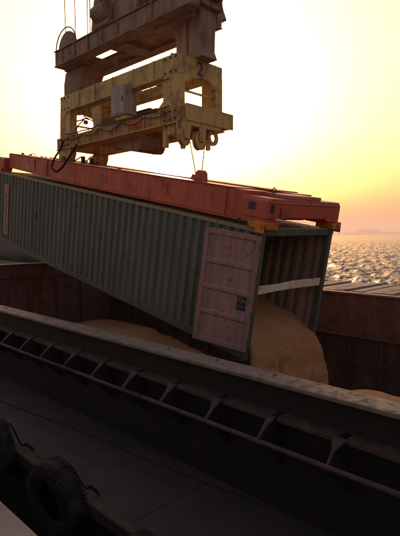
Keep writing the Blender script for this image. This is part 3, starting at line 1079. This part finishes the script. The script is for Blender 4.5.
# hangers down to the spreader on the left
for (y0, y1, xs) in ((7.76, 7.98, -13.5), (9.08, 9.3, -13.72)):
    hg = MB().prism([(xs - 0.34, 2.62), (xs - 0.34, 2.38), (xs - 0.20, 2.22), (xs - 0.18, 2.10), (xs + 0.22, 2.03), (xs + 0.24, 2.22), (xs + 0.36, 2.45), (xs + 0.36, 2.62)], 1, y0, y1).build('hanger', Y, yf, 0.012)
    MB().cyl((xs, y0 - 0.06, 2.3), (xs, y1 + 0.06, 2.3), 0.09).build('hanger_pin', M['machine'], hg)
p = MB()
p.tube(smooth_path([(-13.45, 7.70, 2.85), (-13.5, 7.64, 2.6), (-13.42, 7.4, 2.3), (-13.25, 7.2, 1.98), (-12.95, 7.18, 1.82), (-12.65, 7.18, 1.9), (-12.5, 7.3, 2.15), (-12.5, 7.6, 2.6)]), 0.032, 8)
p.build('hose', M['rubber'], yf, smooth=True)
p = MB()
p.tube([(-13.3, 7.9, 2.2), (-13.1, 8.1, 2.36), (-12.9, 8.2, 2.2)], 0.022, 6)
p.tube([(-13.4, 8.4, 2.2), (-13.2, 8.5, 2.42), (-13.0, 8.5, 2.22), (-12.95, 8.5, 2.1)], 0.022, 6)
p.cyl((-13.3, 8.3, 2.14), (-13.3, 8.3, 2.42), 0.07, 10)
p.cyl((-13.35, 8.65, 2.14), (-13.35, 8.65, 2.40), 0.08, 10)
p.build('coupling', M['machine'], yf)
# sheaves under the right end
for (yy, zz, rr) in ((7.80, 2.24, 0.205), (8.30, 2.23, 0.235)):
    sv = MB().lathe([(0.04, -0.07), (rr - 0.03, -0.06), (rr, -0.055), (rr, -0.04), (rr - 0.045, 0.0), (rr, 0.04), (rr, 0.055), (rr - 0.03, 0.06), (0.04, 0.07)], (-8.2, yy, zz), (1, 0.25, 0), 32, True).build('sheave', Y, yf, smooth=False)
    MB().cyl((-8.32, yy - 0.03, zz), (-8.08, yy + 0.03, zz), 0.055, 12).build('axle', M['machine'], sv)
    for xx in (-8.34, -8.10):
        MB().prism([(yy - 0.13, 2.64), (yy + 0.13, 2.64), (yy + 0.08, zz - 0.05), (yy - 0.08, zz - 0.05)], 0, xx, xx + 0.035).build('cheek', Y, sv, 0.006)
MB().lathe([(0.105, -0.03), (0.20, -0.03), (0.20, 0.03), (0.105, 0.03)], (-8.2, 8.78, 2.36), (1, 0.1, 0), 28, True).build('ring', Y, yf)
for (yy, z0) in ((7.32, 1.98), (8.6, 2.04)):
    yl = max(yy, 7.76)
    bx('post', Y, yf, (-8.28, -8.18, yl - 0.0, yl + 0.09, z0, 2.64), 0.006)
bx('post', Y, yf, (-8.92, -8.80, 7.78, 7.88, 2.08, 2.60), 0.006)
bx('sheave_bearer', Y, yf, (-8.55, -8.06, 7.85, 8.95, 2.50, 2.62), 0.01)
bx('sheave_bearer', Y, yf, (-8.8, -8.5, 7.8, 8.9, 2.36, 2.60), 0.02)

# ---------------------------------------------------------------- brown hoist frame above
hf = thing('hoist_frame', (-11, 8.5, 4.2), 'rusty brown hoist frame with drums, hanging above the yellow frame', 'crane frame')
B = M['rusty']
for (y0, y1, x0, x1, z0, z1) in ((7.78, 8.08, -13.98, -7.95, 5.18, 5.60), (9.0, 9.20, -14.18, -8.28, 5.15, 5.50)):
    b = bx('beam', B, hf, (x0, x1, y0, y1, z0, z1), 0.015)
    bx('flange', B, b, (x0 + .02, x1 - .02, y0 - 0.05, y1 + 0.05, z0 - 0.03, z0 - 0.001), 0.004)
    bx('flange', B, b, (x0 + .02, x1 - .02, y0 - 0.05, y1 + 0.05, z1 + 0.001, z1 + 0.03), 0.004)
    for xx in np.arange(x0 + 0.5, x1, 0.7):
        bx('stiffener', B, b, (xx - 0.012, xx + 0.012, y0 - 0.045, y0 - 0.0005, z0, z1))
for xx0, xx1 in ((-13.95, -13.1), (-11.3, -10.7), (-9.6, -8.3)):
    bx('cross_plate', B, hf, (xx0, xx1, 8.081, 8.999, 5.10, 5.34), 0.01)
bx('cross_plate', B, hf, (-13.1, -12.75, 8.081, 8.4, 5.12, 5.32), 0.01)
bx('deck_panel', B, hf, (-10.7, -9.6, 8.081, 8.999, 5.22, 5.27))
bx('deck_panel', B, hf, (-12.2, -11.3, 8.75, 9.099, 5.22, 5.27))
bx('grating', B, hf, (-12.75, -12.6, 8.081, 8.999, 5.18, 5.3), 0.004)
# suspension columns to the yellow frame
MB().prism([(-14.0, 5.10), (-12.95, 5.10), (-13.12, 4.85), (-13.12, 4.16), (-14.12, 4.16), (-14.12, 4.75)], 1, 8.15, 8.95).build('suspension_column', B, hf, 0.02)
MB().prism([(-9.02, 5.40), (-8.15, 5.40), (-8.19, 4.42), (-8.10, 4.20), (-9.16, 4.20), (-9.02, 4.38)], 1, 8.32, 8.85).build('suspension_column', B, hf, 0.02)
bx('column_rib', B, hf, (-8.66, -8.60, 8.26, 8.319, 4.25, 5.1), 0.005)
for xx in (-12.75, -9.35):
    MB().cyl((xx, 8.5, 4.16), (xx, 8.5, 4.6), 0.05, 10).build('tie_rod', B, hf)
# machinery on top
dr = MB()
dr.lathe([(0.0, -0.36), (0.50, -0.36), (0.50, -0.30), (0.34, -0.28), (0.34, 0.28), (0.50, 0.30), (0.50, 0.36), (0.0, 0.36)], (-13.62, 8.35, 5.72), (0, 1, 0), 36)
d1 = dr.build('rope_drum', B, hf)
p = MB()
pts = [(-13.62 + 0.60 * math.cos(t), 7.96, 5.72 + 0.60 * math.sin(t)) for t in np.linspace(R(15), R(175), 20)]
p.tube(pts, 0.02, 6)
p.build('drum_guard', M['machine'], d1)
for xx in (-13.62,):
    MB().prism([(xx - 0.42, 5.345), (xx + 0.42, 5.345), (xx + 0.2, 5.85), (xx - 0.2, 5.85)], 1, 8.09, 8.13).build('drum_bracket', B, d1, 0.01)
mh = MB()
mh.prism([(-11.95, 5.34), (-11.95, 7.6), (-8.05, 7.6), (-8.02, 5.34)], 1, 8.2, 8.95)
bdy = mh.build('machinery_housing', B, hf, 0.03)
for xx in np.arange(-11.8, -8.2, 0.48):
    bx('rib', B, bdy, (xx - 0.02, xx + 0.02, 8.14, 8.199, 5.4, 7.55), 0.004)
bx('side_box', B, hf, (-9.3, -8.4, 7.75, 8.139, 5.635, 6.7), 0.03)
bx('side_box', B, hf, (-10.9, -9.9, 7.8, 8.139, 5.635, 6.15), 0.03)
MB().cyl((-11.6, 7.75, 5.98), (-11.0, 7.75, 5.98), 0.24).build('gear_motor', B, hf, 0.01)
bx('gear_motor_bed', B, hf, (-11.7, -10.95, 7.7, 8.1, 5.632, 5.78))
shv = MB().lathe([(0.05, -0.09), (0.26, -0.08), (0.32, -0.07), (0.32, -0.05), (0.27, 0), (0.32, 0.05), (0.32, 0.07), (0.26, 0.08), (0.05, 0.09)], (-12.26, 8.3, 6.55), (0.35, 1, 0), 32, True).build('head_sheave', B, hf)
MB().prism([(-12.50, 5.4), (-11.96, 5.4), (-11.96, 7.4), (-12.14, 7.4), (-12.42, 6.5)], 1, 8.42, 8.50).build('cheek', B, shv, 0.01)
MB().prism([(-12.44, 5.9), (-11.96, 5.7), (-11.96, 7.4), (-12.09, 7.4), (-12.34, 6.5)], 1, 8.10, 8.16).build('cheek', B, shv, 0.01)
# right-hand brackets
MB().prism([(9.0, 5.36), (9.0, 5.9), (9.18, 5.9), (9.28, 5.6), (9.4, 5.391), (9.4, 5.36)], 0, -8.9, -8.3).build('bracket', B, hf, 0.01)
bx('side_box', B, hf, (-8.04, -7.86, 8.35, 8.8, 5.5, 6.6), 0.03)

# ---------------------------------------------------------------- wire ropes
def rope(p0, p1, r, label, group=None):
    o = MB().tube([p0, p1], r, 8).build('wire_rope', M['rope'], None, origin=p0)
    return tag(o, label, 'rope', group)


for p0, p1, lab in (((-14.10, 8.25, 5.80), (-14.45, 8.25, 17.0), 'thin wire rope rising from the outer rim of the rope drum'),
                    ((-13.95, 8.5, 6.0), (-14.0, 8.5, 17.0), 'thin wire rope rising from the drum, just inside the outermost rope'),
                    ((-12.80, 8.3, 5.31), (-12.72, 8.3, 17.0), 'thin wire rope rising right beside the head sheave'),
                    ((-12.94, 8.3, 5.31), (-12.86, 8.3, 17.0), 'thin wire rope beside the sheave rope, on its rope drum side')):
    rope(p0, p1, 0.014, lab, 'hoist ropes rising from the hoist frame')
b1 = C_M @ Vector((-2.99, 0.94, 0.79))
b2 = C_M @ Vector((-2.42, 0.58, 0.87))
rope((-8.2, 7.99, 2.20), b1, 0.013, 'wire rope from yellow frame sheave to the low lug behind the red beam')
rope((-8.2, 8.50, 2.14), b2, 0.013, 'wire rope from yellow frame sheave to the tall lug on the red beam')

# ---------------------------------------------------------------- tyres along the ship's side, deck hose
def tyre(x, y, z, ro, ri, w, tilt, label, rope_dx):
    t = thing('tyre_fender', (x, y, z - ro), label, 'tyre', 'tyres hung along the ship side')
    ax = Vector((math.sin(tilt), 1, 0.08))
    pr = []
    for a in np.linspace(-math.pi * 0.86, math.pi * 0.86, 22):
        # rounded section, open towards the hub
        rr = (ro + ri) / 2 + (ro - ri) / 2 * math.cos(a)
        hh = w / 2 * math.sin(a) * (1.0 if abs(a) > 1 else 1.12)
        pr.append((rr, hh))
    body = MB().lathe(pr, (x, y, z), ax, 40).build('casing', M['rubber'], t, smooth=True)
    body.modifiers.new('thick', 'SOLIDIFY').thickness = 0.018
    a = ax.normalized()
    u = a.orthogonal().normalized()
    wv = a.cross(u)
    tr = MB()
    nb = 58
    for k in range(nb):
        th = 2 * math.pi * k / nb
        e = u * math.cos(th) + wv * math.sin(th)
        tg = a.cross(e)
        for sgn in (-1, 1):
            c = Vector((x, y, z)) + e * (ro - 0.006) + a * (sgn * w * 0.26) + tg * (0.012 * sgn)
            vs = []
            for dd in (-1, 1):
                for da in (-1, 1):
                    for de in (-1, 1):
                        vs.append(c + tg * dd * 0.013 + a * da * w * 0.20 + e * (de * 0.006))
            tr.add(vs, [(0, 1, 3, 2), (4, 6, 7, 5), (0, 4, 5, 1), (2, 3, 7, 6), (0, 2, 6, 4), (1, 5, 7, 3)])
    tr.build('tread', M['rubber'], t)
    # lashing: round the casing, over the gunwale, ending in a loop on deck
    p = MB()
    top = Vector((x + rope_dx, y, z + ro))
    lx, ly = x + rope_dx, NEAR_H
    pts = [top + Vector((0, -0.15, -0.25)), top + Vector((0, -0.12, -0.05)), top + Vector((0.01, -0.02, 0.012)), top + Vector((0.02, 0.08, -0.02)),
           Vector((lx + 0.03, ly + 0.04, DECK + 0.10)), Vector((lx + 0.08, ly + 0.09, DECK + 0.12)), Vector((lx + 0.14, ly + 0.11, DECK + 0.07)),
           Vector((lx + 0.13, ly + 0.16, DECK + 0.016)), Vector((lx + 0.02, ly + 0.20, DECK + 0.012)), Vector((lx - 0.12, ly + 0.15, DECK + 0.012))]
    # smooth it
    sm = []
    for i in range(len(pts) - 1):
        p0, p1, p2, p3 = pts[max(i - 1, 0)], pts[i], pts[i + 1], pts[min(i + 2, len(pts) - 1)]
        for s in range(5):
            q = s / 5
            sm.append(0.5 * ((2 * p1) + (p2 - p0) * q + (2 * p0 - 5 * p1 + 4 * p2 - p3) * q * q + (3 * p1 - p0 - 3 * p2 + p3) * q ** 3))
    p.tube(sm, 0.012, 7)
    p.build('lashing', M['fibre'], t, smooth=True)
    return t


tyre(-6.72, 2.74, -3.06, 0.40, 0.20, 0.25, 0.10, 'worn black tyre on the ship side, farthest from the concrete corner', 0.2)
tyre(-5.08, 2.72, -3.14, 0.46, 0.23, 0.30, -0.06, 'large worn tyre with a lashing loop beside the concrete quay edge', 0.22)
tyre(-3.42, 2.74, -3.27, 0.40, 0.20, 0.26, 0.08, 'low worn tyre on the ship side beyond the big lashed tyre', 0.22)
hp = []
for i in range(60):
    u = i / 59
    x = -14.0 + u * 13.0
    hp.append((x, 3.72 + (x + 8.02) * 0.113 + 0.02 * math.sin(x * 1.7) - (0.35 * max(0, -8.5 - x) * 0.1), DECK + 0.007))
hose = MB().tube(hp, 0.008, 6).build('deck_cable', M['fibre'], None, smooth=True, origin=hp[30])
tag(hose, 'thin dark cable lying along the walkway beside the black coaming', 'cable')

# ---------------------------------------------------------------- haze over the water
hz = MB().box(-14000, 14000, -14000, 14000, -13.5, 150).build('haze', M['sea'], None)
hz.data.materials.clear()
hm = bpy.data.materials.new('haze_air')
hm.use_nodes = True
hm.node_tree.nodes.clear()
ho = hm.node_tree.nodes.new('ShaderNodeOutputMaterial')
hv = hm.node_tree.nodes.new('ShaderNodeVolumePrincipled')
hv.inputs['Color'].default_value = (0.93, 0.85, 0.82, 1)
hv.inputs['Density'].default_value = 0.00038
hv.inputs['Anisotropy'].default_value = 0.3
hm.node_tree.links.new(hv.outputs[0], ho.inputs['Volume'])
hz.data.materials.append(hm)
tag(hz, 'thin warm evening haze hanging over the sea', 'haze', kind='stuff')

# ---------------------------------------------------------------- lift everything so that the water lies at zero
for o in list(COL.objects):
    if o.parent is None and o.type in {'MESH', 'EMPTY'}:
        o.location.z += EYE
for o in COL.objects:
    if '_org' in o:
        del o['_org']
